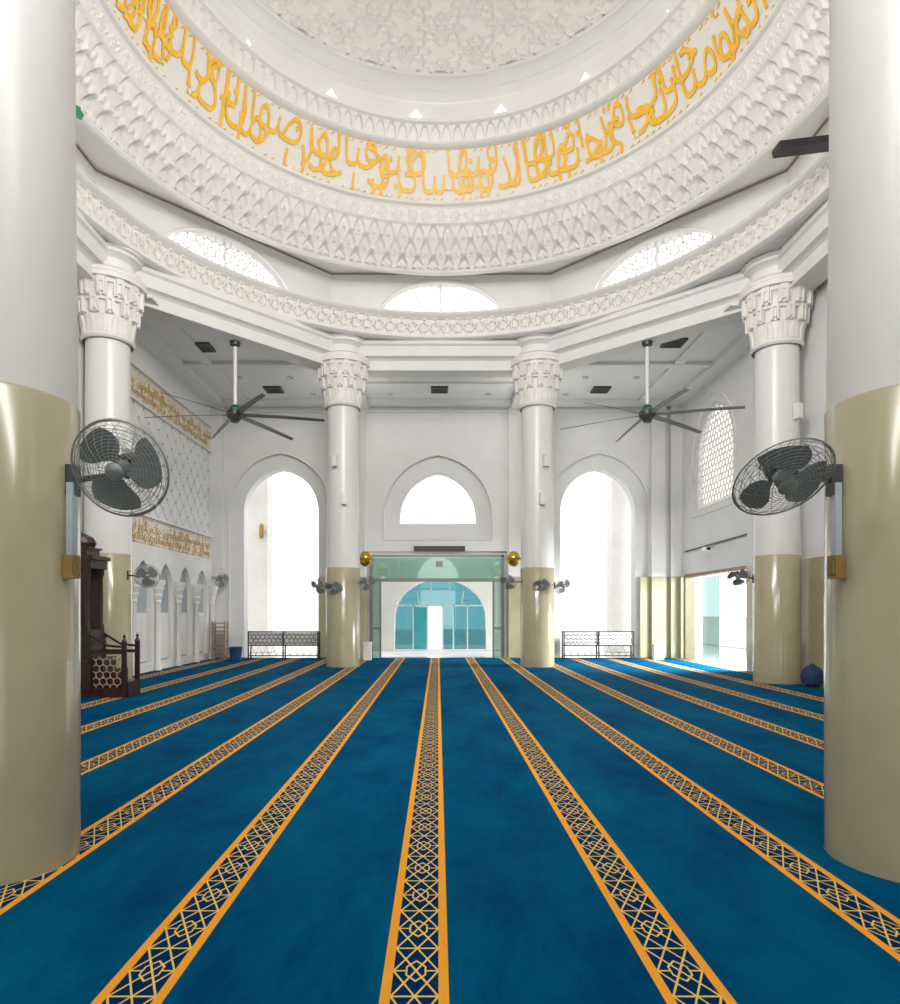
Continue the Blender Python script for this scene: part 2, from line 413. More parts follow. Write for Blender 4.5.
b=MB(); b.box(13.4,13.6,20,34,0,1.3); b.box(13.35,13.65,20,34,1.3,1.38); b.obj('wall_terrace',M['wall'],kind='structure')
# main entrance portal
db=MB(); Y0,Y1=WB-.02,WB+.12
for x0,x1 in ((-2.40,-2.30),(2.22,2.32)): db.box(x0,x1,Y0,Y1,0,3.62)
db.box(-2.4,2.32,Y0,Y1,3.54,3.62); db.box(-2.4,2.32,Y0,Y1,2.68,2.80)
db.box(-2.06,-2.0,Y0+.03,Y1,0,2.68); db.box(1.92,1.98,Y0+.03,Y1,0,2.68); db.box(-.08,.16,Y0-.03,Y0,3.2,3.4)
db.box(-2.3,-2.06,Y0+.03,Y1,1.0,1.08); db.box(1.98,2.22,Y0+.03,Y1,1.0,1.08)
db.obj('door_2',M['frame'],kind='structure')
gb=MB(); gb.box(-2.30,2.22,WB+.04,WB+.06,2.80,3.54)
gb.obj('window_4',M['teal2'],kind='structure')
gb=MB(); gb.box(-2.30,-2.06,WB+.04,WB+.06,0.02,2.68); gb.box(1.98,2.22,WB+.04,WB+.06,0.02,2.68)
gb.obj('window_60',M['clear'],kind='structure')
b=MB(); b.box(-.85,.95,WB-.06,WB,3.74,3.93); b.box(-.8,.9,WB-.07,WB-.06,3.77,3.9)
b.obj('display_strip',M['black'],label='black strip display board above the glass entrance',cat='display board')
YO=28.0
AC=0.1
outl=[(-3.6,0),(AC-1.98,0)]+[(x,z) for x,z in arch(AC,1.98,0,1.35,3.05)[2:][::-1]]+[(AC+1.98,0),(3.7,0),(3.7,3.9),(-3.6,3.9)]
plate('wall_porch',outl,[],0.3,TXZ(YO+.15),M['pier'],kind='structure')
db=MB()
A=arch(AC,1.93,0,1.35,3.0)
db.tube([(x,YO,z) for x,z in A],.035,6,closed=True)
for x in (-1.05,-.45,.2,.65,1.25): 
    db.box(x-.025,x+.025,YO-.03,YO+.03,-.02,1.9)
db.box(AC-1.9,AC+1.9,YO-.03,YO+.03,1.85,1.91)
for x in (-.8,-.27,.47,1.0):
    db.tube([(x,YO,1.9),(AC+(x-AC)*1.1,YO,2.95-abs(x-AC)**2*.55)],.024,5)
db.obj('door_3',M['alu'],kind='structure')
plate('window_5',A,[rect(-.42,.17,0.01,1.84)],0.02,TXZ(YO+.05),M['teal'],kind='structure')
db=MB(); db.box(-1.02,-.48,YO-.02,YO+.02,-.02,1.8); db.box(.68,.72,YO-.02,YO+.02,-.02,1.8)
db.obj('door_6',M['tealdoor'],kind='structure')
for k,xx in enumerate((-7.55,7.7)):
    b=MB(); b.box(xx-.75,xx+.75,26.3,27.2,0,8.5); b.box(xx-.85,xx+.85,26.2,27.3,0,.3)
    b.obj('porch_pier',M['pier'],label='pale square porch pier beyond the arch',cat='pier',group='porch piers')
b=MB(); b.rev([(0,4.5),(.08,4.52),(.1,4.6),(.1,5.0),(.06,5.08),(0,5.1)],12,c=(-6.95,26.0))
b.box(-6.97,-6.93,26.0,26.29,4.7,4.9)
b.obj('wall_lamp',M['ochre'],smooth=True,label='small ochre cylinder lamp on porch pier',cat='lamp')

# ------------------------------------------------------------------ dome structure
def hf(name,prof,nphi,ntt,disp,material,smooth=True,a0=0,a1=2*PI,kind='structure',hard=False):
    ph=np.linspace(a0,a1,nphi+1)[:-1] if abs(a1-a0-2*PI)<1e-6 else np.linspace(a0,a1,nphi+1)
    ts=np.linspace(0,1,ntt+1)
    P,T=np.meshgrid(ph,ts,indexing='ij')
    r,z=prof(T); r=r-disp(P,T)
    X=CX+r*np.sin(P); Y=CY+r*np.cos(P)
    vs=np.stack([X,Y,z+0*X],-1).reshape(-1,3)
    m=ntt+1; k=len(ph); full=abs(a1-a0-2*PI)<1e-6
    fs=[]
    for i in range(k if full else k-1):
        j=(i+1)%k
        for q in range(ntt): fs.append((i*m+q,i*m+q+1,j*m+q+1,j*m+q))
    me=bpy.data.meshes.new(name); me.from_pydata(vs.tolist(),[],fs); me.update()
    if smooth: me.polygons.foreach_set('use_smooth',[True]*len(me.polygons))
    me.materials.append(material)
    o=bpy.data.objects.new(name,me); link(o); return tag(o,None,None,kind)
A0,A1=-PI*0.75,PI*0.75
def lin(pts):
    ts=np.array([p[0] for p in pts]); rs=np.array([p[1] for p in pts]); zs=np.array([p[2] for p in pts])
    return lambda T:(np.interp(T,ts,rs),np.interp(T,ts,zs))
def frac(x): return x-np.floor(x)
def rim(mb,prof,n=160): mb.rev(prof,n,c=(CX,CY))
tb=MB()
rim(tb,[(8.75,9.6),(7.5,9.6),(7.42,9.56),(7.34,9.56),(7.26,9.62),(7.26,9.68),(7.34,9.72)])
rim(tb,[(7.34,10.2),(7.24,10.24),(7.2,10.3),(7.24,10.36),(7.4,10.38),(8.75,10.38)])
tb.obj('trim_5',M['white'],smooth=True,kind='structure')
def latt(P,T,n,rows,depth):
    u=frac(P*n/(2*PI))*2-1; v=frac(T*rows)*2-1
    d=np.abs(np.abs(u)+np.abs(v)-1); d2=np.abs(np.sqrt(u*u+v*v)-.5)
    h=np.where((d<.16)|(d2<.13)|(np.abs(v)>.88),1.0,0.0)
    edge=np.where((T<.04)|(T>.96),1.0,0.0)
    return depth*np.maximum(h,edge)
hf('trim_6',lin([(0,7.38,9.7),(1,7.38,10.22)]),2600,24,lambda P,T:latt(P,T,140,1,.06),M['relief'],smooth=False,a0=A0,a1=A1)
AP=8.0; Wf=2*AP*math.tan(PI/8)
wi=6
for k in range(8):
    ang=k*PI/4
    T=Matrix.Translation((CX,CY,0))@Matrix.Rotation(-ang,4,'Z')@TXZ(AP+.15)
    plate('wall_drum' if k==0 else 'wall_drum.%03d'%k,rect(-Wf/2-.06,Wf/2+.06,10.3,11.95),[lun(0,1.94,10.4,1.24)],0.3,T,M['wall'],kind='structure')
    T2=Matrix.Translation((CX,CY,0))@Matrix.Rotation(-ang,4,'Z')
    mb=MB(); 
    fr=lun(0,1.92,10.41,1.22)
    mb.tube([(x,AP+.02,z) for x,z in fr],.05,6,closed=True,T=T2)
    if k in (0,1,7,2,6):
        tmp=MB(); lattice(tmp,fr,.22,.018 if k else .009,lambda a,c:(a,AP+.22,c)); mb.add(tmp.v,tmp.f,T2)
        mb.box(-.025,.025,AP+.2,AP+.26,10.46,11.6,T=T2)
        for s in (-1,1): mb.tube([(s*.2,AP+.23,10.5),(s*.85,AP+.23,11.45)],.02,5,T=T2)
    mb.obj('window_%d'%wi,M['white'],kind='structure'); wi+=1
tb=MB()
for k in range(8):
    T2=Matrix.Translation((CX,CY,0))@Matrix.Rotation(-k*PI/4,4,'Z')
    tb.box(-Wf/2,Wf/2,AP-.03,AP,11.82,11.845,T=T2)
tb.obj('trim_7',M['brown'],kind='structure')
tb=MB(); rim(tb,[(8.95,11.88),(7.3,11.88),(7.22,11.8),(7.22,11.62)]); tb.obj('trim_8',M['white'],smooth=True,kind='structure')
muq_prof=lin([(0,7.2,11.48),(.06,7.19,11.56),(.26,7.05,11.82),(.30,6.93,11.86),(.50,6.76,12.12),(.54,6.65,12.16),(.72,6.52,12.42),(.75,6.44,12.46),(1,6.3,12.85)])
def muq_disp(P,T):
    n=100
    u=frac(P*n/(2*PI))*2-1; au=np.abs(u); us=np.abs(frac(P*n/(2*PI)+.5)*2-1)
    d=0*P
    for (t0,t1,uu,dep) in ((.04,.28,au,.15),(.28,.52,us,.12),(.52,.74,au,.09)):
        q=np.clip((T-t0)/(t1-t0),0,1); m_=(T>=t0)&(T<t1); w=.68*np.where(q<.45,1,np.clip(1-((q-.45)/.55),0,1)**.6)
        d=np.where(m_&(uu<w),-dep*np.clip(1-(uu/np.maximum(w,.02))**2,0,1)**.3,d)
        d=np.where(m_&(uu<.2)&(q>.12)&(q<.55),-.02,d)
        d=d+np.where(m_&(q<.25)&(uu>.74),.05*(1-q*4),0)
    m_=(T>=.75)&(T<.96); v=(T-.855)/.105
    r=np.sqrt(us**2+v**2); th=np.arctan2(v,frac(P*n/(2*PI)+.5)*2-1)
    d=d+np.where(m_&(np.abs(r-.62-.12*np.cos(6*th))<.13),.03,0)+np.where(m_&(r<.28),.03,0)
    d=d+np.where(T>.96,.03,0)
    return d
hf('trim_9',muq_prof,3600,72,muq_disp,M['relief'],smooth=True,a0=A0,a1=A1)
tb=MB(); rim(tb,[(6.5,12.84),(6.28,12.82),(6.2,12.86),(6.2,12.93),(6.3,12.97)])
rim(tb,[(7.3,11.58),(7.2,11.54),(7.16,11.5),(7.16,11.46),(7.22,11.42),(7.35,11.46)])
tb.obj('trim_10',M['white'],smooth=True,kind='structure')
hf('trim_11',lin([(0,6.3,12.9),(1,5.86,14.15)]),256,6,lambda P,T:0*P,M['finerelief'],smooth=True)
tb=MB(); rim(tb,[(5.95,14.1),(5.72,14.1),(5.66,14.15),(5.66,14.2)]); rim(tb,[(5.52,14.5),(5.42,14.53),(5.4,14.6),(5.45,14.64),(5.85,14.64)])
tb.obj('trim_12',M['white'],smooth=True,kind='structure')
def corn(P,T):
    u=np.abs(frac(P*120/(2*PI))*2-1); w=.8*np.sqrt(np.clip(1-T**2,0,1))
    return np.where(u<w,-.07,.0)
hf('trim_13',lin([(0,5.68,14.2),(1,5.5,14.5)]),2200,14,corn,M['relief'],smooth=False,a0=A0,a1=A1)
tb=MB(); rim(tb,[(5.85,14.6),(5.85,15.32),(5.8,15.38),(5.66,15.42),(5.62,15.46),(5.62,15.52),(5.52,15.62),(5.40,15.66),(5.34,15.66),(5.30,15.70),(5.30,15.76)],192)
tb.obj('wall_dome_drum',M['gloss_white'],smooth=True,kind='structure')
TH=math.radians(56)
def dprof(T): return 5.32*np.cos(TH*T),15.7+4.4*np.sin(TH*T)
def bumpf(d,w): return np.clip(1-(d/w)**2,0,1)
def arab(P,T):
    n=18; rows=4.2
    U=P*n/(2*PI); V=T*rows
    h=0*P
    for off in (0,.5):
        u=(frac(U+off)-.5)*2; v=(frac(V+off)-.5)*2
        r=np.sqrt(u*u+v*v); th=np.arctan2(v,u)
        h=np.maximum(h,bumpf(r-(.58+.09*np.cos(8*th)),.06))
        h=np.maximum(h,.9*bumpf(r-(.36+.06*np.cos(8*th+PI)),.055))
        h=np.maximum(h,bumpf(np.maximum(r-.08-.07*np.cos(8*th),0),.07))
    h=np.maximum(h,.8*bumpf(np.sin(2*PI*U)*.35-((frac(V+.25)-.5)*2),.07))
    return .10*h
hf('ceiling.001',dprof,2600,200,arab,M['relief'],smooth=True,a0=-PI*.62,a1=PI*.62)
tb=MB(); pr=[(5.44*math.cos(PI/2*i/32),15.7+4.5*math.sin(PI/2*i/32)) for i in range(33)]
rim(tb,pr,192); tb.obj('ceiling.003',M['relief'],smooth=True,kind='structure')
for k in range(16):
    a=.08+(k-7.5)*PI/8
    T2=Matrix.Translation((CX,CY,0))@Matrix.Rotation(-a,4,'Z')
    plate('window_%d'%(20+k),[(-.15,14.72),(.15,14.72),(.15,14.93),(.07,15.0),(0,15.12),(-.07,15.0),(-.15,14.93)],[],0.03,T2@TXZ(5.81),M['pane'],kind='structure')

# calligraphy
verse='المؤمنين والمؤمنات جنات تجري من تحتها الأنهار خالدين فيها ومساكن طيبة في جنات عدن ورضوان من الله أكبر ذلك هو الفوز العظيم'.split()
def calligraphy(words,length,height,sv,size,off,strokes=True,wide=1.0,rows=(.13,.46)):
    items=[]
    for w in words:
        vs,fs=textmesh(shape(w),1.0,off)
        if not vs: continue
        xs=[v[0] for v in vs]; x0,x1=min(xs),max(xs); items.append((vs,fs,x0,x1-x0))
    tot=sum(i[3]+.05 for i in items)/2
    s=length/tot; out=MB(); cur=length/2
    for i,(vs,fs,x0,w) in enumerate(items):
        adv=(w+.05)*s/2; cxw=cur-adv/2; cur-=adv
        yb=height*(rows[0] if i%2 else rows[1])
        k=s*wide
        out.add([(cxw+(v[0]-x0-w/2)*k- v[1]*k*.06,yb+v[1]*k*sv,0) for v in vs],fs)
    print('calligraphy scale',s)
    if strokes:
        n=int(length/height*6)
        for i in range(n):
            for yy in (.03,.97):
                if random.random()<.2: continue
                x=-length/2+length*(i+.5)/n+random.uniform(-.03,.03); y=yy*height
                l=.11*height; a=.45
                dx,dy=l*math.cos(a),l*math.sin(a); w=.014*height
                out.add([(x-dx/2,y-dy/2,0),(x+dx/2,y+dy/2-w,0),(x+dx/2-w,y+dy/2+w,0)],[(0,1,2)])
    return out
L=6.05*PI*1.04
c=calligraphy(verse,L,1.12,1.72,1.0,-.008,wide=1.08)
v2=[]
for x,y,z in c.v:
    ph=x/6.05; t=(y+.05)/1.25; t=min(max(t,.03),.97); r=6.3-.44*t-.035
    v2.append((CX+r*math.sin(ph),CY+r*math.cos(ph),12.9+1.25*t))
mb=MB(); mb.add(v2,c.f)
o=mb.obj('calligraphy_inscription',M['gold'],label='gold Arabic calligraphy band running round the dome base',cat='inscription')
md=o.modifiers.new('s','SOLIDIFY'); md.thickness=.02; md.offset=0

# ------------------------------------------------------------------ columns
def col_mesh():
    root=empty('column',(*COL['far_r'],0.002),'white round column with glossy beige lower band and carved capital','column','prayer hall columns')
    R=.49
    b=MB(); b.rev([(R+.0,0),(R+.012,.01),(R+.012,2.9),(R-.01,2.93)],64); b.obj('lower_band',M['beige'],root,smooth=True,label='glossy beige lower band')
    b=MB(); b.rev([(R,2.9),(R-.015,4.5),(R-.03,7.7)],64); b.obj('shaft',M['gloss_white'],root,smooth=True)
    nphi,nz=360,130; vs=[];fs=[]
    z0,z1=7.62,9.05
    for i in range(nphi):
        a=2*PI*i/nphi
        for j in range(nz+1):
            t=j/nz; z=z0+(z1-z0)*t
            if t<.09: r=.52+.045*math.sin(t/.09*PI)
            elif t<.36:
                q=(t-.09)/.27; n=12; u=abs((a/(2*PI)*n)%1*2-1)
                r=.515+.02*q
                w=.72*math.sqrt(max(0,1-q**3))
                if u<w: r+=.025+.035*q**2
                if u<.12: r-=.03
            elif t<.60:
                # first tier of hanging consoles
                q=(t-.36)/.24; n=12; u=abs((a/(2*PI)*n+.5)%1*2-1)
                r=.60+.02*q
                if u<.42: r+=.055
                if u<.14 and q<.75: r-=.035
                if u>.60 and q<.8: r-=.08
                if q<.15 and u<.25: r-=.05
            elif t<.86:
                q=(t-.60)/.26; n=12; u=abs((a/(2*PI)*n)%1*2-1)
                r=.685+.02*q
                if u<.46: r+=.05
                if u<.14 and q<.7: r-=.035
                if u>.62 and q<.75: r-=.10*math.sqrt(max(0,1-((q-.2)/.6)**2)) if q>.2 else .10
                if q<.15 and u<.25: r-=.05
            else:
                s_=(t-.86)/.14
                r=.80 if s_<.5 else (.775 if s_<.6 else .79)
            vs.append((r*math.cos(a),r*math.sin(a),z))
    m=nz+1
    for i in range(nphi):
        j=(i+1)%nphi
        for q in range(nz): fs.append((i*m+q,j*m+q,j*m+q+1,i*m+q+1))
    b=MB(); b.add(vs,fs); b.rev([(.79,9.05),(.5,9.05)],64); b.obj('capital',M['relief'],root,label='carved capital with stepped tiers and hanging drops')
    b=MB(); b.rev([(.6,9.03),(.6,9.1),(.66,9.13),(.66,9.2),(.56,9.24),(.56,9.36),(.62,9.42),(.7,9.46),(.7,9.52),(.76,9.55),(.76,9.595)],64)
    b.obj('impost',M['white'],root,smooth=True)
    return root
c0=col_mesh()
for k in ('far_l','mid_l','mid_r','near_l','near_r'):
    o=copy_thing(c0,(*COL[k],0.002))
    if 'near' in k:
        for ch in o.children:
            if ch.name.startswith('lower_band'): ch.scale=(1.02,1.02,1.035)
            if ch.name.startswith('shaft'): ch.scale=(1.02,1.02,1)

# ------------------------------------------------------------------ wall fans
def wall_fan():
    root=empty('wall_fan',(0,0,0),'grey caged wall fan on a column bracket','fan','caged wall fans')
    g=MB()
    def ring(r,y,w=.0028,n=40): g.tube([(r*math.cos(2*PI*i/n),y,r*math.sin(2*PI*i/n)) for i in range(n)],w,4,closed=True)
    ring(.30,0,.007)
    def yf(r): return -.085*math.cos(min(1,r/.30)*PI/2)**.6 if r<.3 else 0
    for i in range(1,13): 
        r=.055+i*.0196
        ring(r,yf(r),.0022); 
    for i in range(3,13,3): ring(.055+i*.0196,-yf(.055+i*.0196),.0022)
    for i in range(24):
        a=2*PI*i/24
        rs=[.055,.12,.19,.25,.285,.30]
        sw=[.5,.4,.25,.12,.03,0]
        g.tube([(r*math.cos(a+s),yf(r),r*math.sin(a+s)) for r,s in zip(rs,sw)],.002,4)
        if i%2==0: g.tube([(r*math.cos(a),-yf(r),r*math.sin(a)) for r in rs],.002,4)
    g.obj('grille',M['wire'],root,label='spiral wire guard')
    RX=Matrix(((1,0,0,0),(0,0,1,0),(0,1,0,0),(0,0,0,1)))
    b=MB(); b.rev([(0,-.098),(.04,-.096),(.058,-.084),(.058,-.074),(0,-.072)],24,T=RX); b.obj('badge',M['steel'],root,smooth=True,label='round centre badge')
    b=MB()
    for k in range(3):
        a0=k*2*PI/3+.3; vs=[];fs=[]; n=10
        for i in range(n+1):
            r=.04+.225*i/n
            wd=.45+.5*math.sin(PI*min(1,i/n*.88))
            for j in range(7):
                s=(j/6-.5)*2*wd*.85
                a=a0+s+.45*i/n
                vs.append((r*math.cos(a),.0+.045*(j/6-.5),r*math.sin(a)))
        for i in range(n):
            for j in range(6): fs.append((i*7+j,i*7+j+1,(i+1)*7+j+1,(i+1)*7+j))
        b.add(vs,fs)
    b.rev([(0,-.045),(.045,-.045),(.055,-.03),(.055,.03),(0,.03)],24,T=RX)
    b.obj('blades',M['blade'],root,smooth=True,label='three broad grey-green blades')
    b=MB(); b.rev([(0,.04),(.07,.045),(.078,.07),(.078,.15),(.06,.19),(0,.2)],24,T=RX); b.obj('motor',M['dark'],root,smooth=True)
    return root
WFAN=wall_fan()
base_children=list(WFAN.children)
def new_fan():
    o=WFAN.copy(); link(o)
    for ch in base_children:
        c=ch.copy(); link(c); c.parent=o
    return o
def fan_at(loc,rotz,tilt,anchor,scale=1.0,label=None,use=None,roll=0):
    f=use or new_fan()
    Rm=Matrix.Rotation(rotz,4,'Z')@Matrix.Rotation(tilt,4,'X')@Matrix.Rotation(roll,4,'Y')
    f.location=loc; f.rotation_euler=Rm.to_euler(); f.scale=(scale,)*3
    if label: f['label']=label
    inv=(Matrix.Translation(loc)@Rm@Matrix.Scale(scale,4)).inverted()
    A=Vector(anchor); al=inv@A; back=Vector((0,.15,0)); down=back+Vector((0,.03,-.07))
    b=MB(); b.tube([back,down,al],.02,8); b.box(-.035,.035,-.035,.035,-.1,.1,T=inv@Matrix.Translation(A))
    b.obj('bracket',M['dark'],f)
    return f
nl='grey caged wall fan mounted beside the beige column band'
fan_at((-1.935,4.02,2.515),-.03,.42,(-2.38,4.3,2.50),.98,nl,use=WFAN,roll=.5)
fan_at((2.10,4.02,2.455),.1,.88,(2.58,4.3,2.50),.98,'grey caged wall fan tilted downward beside the beige column band',roll=.8)
sl='small grey caged wall fan on the column band'
def pxp(px,py,Y): return ((px-438)/660*Y,Y,1.65+(611-py)/660*Y)
for (px,py,Y,rz,tl,anc) in [
    (147,576,14.2,.3,.3,(-6.95,14.75,2.45)),(318,586,19.0,-.5,.5,(-3.28,19.45,2.4)),(334,588,19.0,.1,.7,(-2.98,19.15,2.4)),
    (367,583,19.2,.5,.5,(-2.38,19.45,2.5)),(508,582,19.2,-.5,.5,(2.5,19.45,2.5)),(541,585,19.0,.1,.7,(2.9,19.15,2.4)),(563,586,19.0,.5,.5,(3.42,19.45,2.4)),
    (738,577,15.0,-.3,.7,(7.33,15.3,2.4)),(222,580,22.6,.9,.3,(-7.5,23.0,2.75))]:
    fan_at(pxp(px,py,Y),rz,tl,anc,0.85,sl)
for ang,cx_,cy_ in ((-.09,*COL['near_l']),(PI+.11,*COL['near_r'])):
    X=cx_+ .55*math.cos(ang); Yp=cy_+.55*math.sin(ang)
    root=empty('switch_box',(X,Yp,1.9),'ochre switch box below a pale conduit on the column band','switch box','column switch boxes',rotz=ang+PI/2)
    b=MB(); b.box(-.022,.022,-.022,.022,.1,.58); b.obj('conduit',M['cond'],root)
    b=MB(); b.box(-.04,.04,-.035,.035,-.04,.11); b.box(-.03,.03,-.045,-.035,-.01,.08); b.box(-.008,.008,-.055,-.045,.02,.05); b.obj('box',M['ochre'],root)
# ------------------------------------------------------------------ ceiling fans
def ceiling_fan(loc):
    root=empty('ceiling_fan',loc,'large dark ceiling fan with long thin blades on white rod','fan','large ceiling fans')
    h=ZC-loc[2]
    b=MB(); b.rev([(0.05,.25),(0.05,h-.25)],16); b.rev([(.05,.25),(.09,.22),(.09,.15)],16); b.obj('rod',M['gloss_white'],root,smooth=True)
    b=MB(); b.rev([(.05,h-.3),(.13,h-.26),(.16,h-.05),(.16,h)],24); b.obj('canopy',M['dark'],root,smooth=True)
    b=MB(); b.rev([(0,-.22),(.1,-.2),(.14,-.12),(.2,-.08),(.22,-.02),(.22,.08),(.14,.14),(.1,.24),(.05,.27)],24); b.obj('motor',M['dark'],root,smooth=True)
    b=MB(); b.box(-.12,.12,-.16,-.10,.0,.16); b.obj('control_box',M['green'],root,label='small green control box')
    first=None
    for k in range(6):
        if first is None:
            b=MB(); n=10; vs=[];fs=[]
            for i in range(n+1):
                r=.2+2.15*i/n; w=(.035 if i==0 else .085-.04*i/n); z=.0-.10*(i/n)**1.5
                vs+= [(r,-w,z+.02),(r,w,z-.02),(r,w,z-.035),(r,-w,z+.005)]
            for i in range(n):
                for j in range(4): q=(j+1)%4; fs.append((i*4+j,i*4+q,(i+1)*4+q,(i+1)*4+j))
            fs.append((0,1,2,3)); fs.append((n*4+3,n*4+2,n*4+1,n*4))
            b.add(vs,fs); o=b.obj('blade',M['fanblade'],root); fixnormals(o); first=o
        else:
            o=first.copy(); link(o); o.parent=root
        o.rotation_euler=(0,0,k*PI/3+.35)
    return root
cf=ceiling_fan((-5.38,17.5,6.85))
cf.rotation_euler=(0,0,.75)
copy_thing(cf,(5.55,17.5,6.85),rotz=.25)
vents=[(-6.5,18.2),(-5.4,21.7),(0.05,21.7),(5.35,21.7),(6.4,17.9)]
v0=None
for x,y in vents:
    if v0 is None:
        b=MB(); b.box(-.28,.28,-.28,-.23,-.06,0); b.box(-.28,.28,.23,.28,-.06,0); b.box(-.28,-.23,-.23,.23,-.06,0); b.box(.23,.28,-.23,.23,-.06,0)
        for i in range(6): b.box(-.23,.23,-.2+i*.075,-.16+i*.075,-.05,-.01)
        b.box(-.23,.23,-.23,.23,-.012,-.002)
        v0=b.obj('air_vent',M['dark'],label='dark square louvred vent in the white ceiling',cat='vent',group='ceiling vents',loc=(x,y,ZC))
    else:
        o=v0.copy(); link(o); o.location=(x,y,ZC)
d0=None
for x,y in [(-6.2,20.6),(-4.6,20.6),(-4.2,22.2),(-1.5,20.5),(1.6,20.5),(4.3,22.2),(4.6,20.6),(6.2,20.6),(-1.6,22.2),(1.7,22.2)]:
    if d0 is None:
        b=MB(); b.rev([(0,-.01),(.07,-.01),(.08,-.03),(.1,-.03),(.1,0)],20)
        d0=b.obj('downlight',M['alu'],smooth=True,label='small round recessed downlight',cat='lamp',group='ceiling downlights',loc=(x,y,ZC))
    else: o=d0.copy(); link(o); o.location=(x,y,ZC)

# ------------------------------------------------------------------ left wall decoration
def gridbars():
    b=MB()
    x=WL
    for z0,z1 in ((7.15,7.22),(8.02,8.09),(4.2,4.28),(3.36,3.43)): b.box(x,x+.09,15.6,WB-.2,z0,z1)
    step=.62
    y0,y1,zz0,zz1=15.6,WB-.25,4.3,7.13
    k=-20
    while k<40:
        for s in (1,-1):
            c_=y0+k*step
            ya=c_
            yb=c_+(zz1-zz0) if s>0 else c_-(zz1-zz0)
            t0,t1=0.0,1.0
            dy=yb-ya
            for lim,sg in ((y0,1),(y1,-1)):
                f0=(ya-lim)*sg; f1=(yb-lim)*sg
                if f0<0 and f1<0: t0=2
                elif f0<0: t0=max(t0,f0/(f0-f1))
                elif f1<0: t1=min(t1,f0/(f0-f1))
            if t0<t1:
                b.tube([(x+.01,ya+dy*t0,zz0+(zz1-zz0)*t0),(x+.01,ya+dy*t1,zz0+(zz1-zz0)*t1)],.017,4)
        k+=1
    b.obj('trim_14',M['white'],kind='structure')
    b=MB()
    zz=zz0
    row=0
    while zz<zz1:
        yy=y0+(row%2)*step/2
        while yy<y1:
            b.rev([(0,.02),(.025,.015),(.035,0)],8,T=Matrix.Translation((x+.03,yy,zz))@Matrix.Rotation(PI/2,4,'Y')); yy+=step
        zz+=step/2; row+=1
    b.obj('trim_15',M['stud'],kind='structure')
gridbars()
for i_,(z0,h,ws) in enumerate(((7.24,.76,verse+verse[:8]),(3.45,.74,verse[8:]+verse[:14]))):
    plate('trim_%d'%(30+i_),rect(15.7,WB-.3,z0+.01,z0+h-.01),[],.02,TYZ(WL+.01),M['tan'],kind='structure')
    cg=calligraphy(ws,7.0,h,1.7,1,-.002,strokes=True,wide=1.05,rows=(.14,.5))
    b=MB(); b.add([(WL+.035,19.3+x,z0+min(max(y,0.02),h)*.95) for x,y,z in cg.v],cg.f)
    o=b.obj('wall_inscription',M['palegold'],label='small gold calligraphy on tan panel of the qibla wall',cat='inscription',group='qibla wall inscriptions')
    md=o.modifiers.new('s','SOLIDIFY'); md.thickness=.015
cs=[16.0,17.45,18.9,20.35,21.8]
plate('trim_16',rect(15.2,22.75,0.0,3.34),[arch(c_,.5,0.25,2.25,3.0) for c_ in cs],.16,TYZ(WL+.08),M['white'],kind='structure')
plate('trim_17',rect(15.2,22.7,.02,3.3),[],.02,TYZ(WL+.012),M['niche'],kind='structure')
b=MB()
for c_ in [c-.725 for c in cs]+[cs[-1]+.725]:
    b.rev([(.1,.02),(.1,.2),(.07,.25),(.07,1.85),(.1,1.9),(.08,1.95),(.13,2.08),(.10,2.12),(.17,2.28),(.14,2.3),(.20,2.42),(.20,2.5)],16,c=(WL+.24,c_))
b.obj('trim_18',M['white'],smooth=True,kind='structure')
b=MB()
for c_ in cs:
    b.box(WL+.02,WL+.06,c_-.42,c_+.42,.3,1.6); b.box(WL+.06,WL+.09,c_-.3,c_-.04,.45,1.5); b.box(WL+.06,WL+.09,c_+.04,c_+.3,.45,1.5)
b.obj('trim_19',M['white'],kind='structure')

# ------------------------------------------------------------------ minbar
mr=empty('minbar',(-6.72,12.75,0.015),'dark carved wooden minbar pulpit with stepped canopy','pulpit')
mr.scale=(.95,.55,1)
b=MB(); b.box(-.8,.15,-.55,.55,0,1.2); b.box(-.75,.12,-.5,.5,1.2,1.28)
for z in (.1,.65,1.1): b.box(-.83,.18,-.58,.58,z,z+.05)
for x in (-.55,-.15): b.box(x-.14,x+.14,-.57,-.55,.2,.6)
b.obj('base',M['wood'],mr)
for x in (-.72,.08):
    for y in (-.46,.46):
        b=MB(); b.rev([(.07,1.2),(.07,1.35),(.045,1.4),(.05,1.9),(.045,2.3),(.075,2.36),(.075,2.47)],12,c=(x,y))
        b.obj('canopy_post',M['wood'],mr,smooth=True)
b=MB(); b.box(-.72,.08,.44,.48,1.25,2.45); b.obj('back_panel',M['wood'],mr)
b=MB(); b.box(-.82,.18,-.56,.56,2.45,2.62); b.box(-.86,.24,-.62,.62,2.62,2.69); b.box(-.7,.06,-.45,.45,2.69,2.82); b.box(-.74,.1,-.48,.48,2.82,2.86)
b.rev([(.4,2.86),(.44,2.94),(.38,3.05),(.2,3.14),(.05,3.2),(.03,3.26),(.06,3.31),(0,3.4)],20,c=(-.32,0))
b.obj('canopy',M['wood'],mr)
plate('canopy_arch',rect(-.78,.14,1.85,2.45),[[(x,z) for x,z in arch(-.32,.33,1.87,2.05,2.36,8)]],.04,TXZ(-.48),M['wood'],mr)
b=MB()
for i in range(3): b.box(.15+i*.25,.15+(i+1)*.25,-.45,.45,0,.75-i*.23)
b.obj('steps',M['wood'],mr)
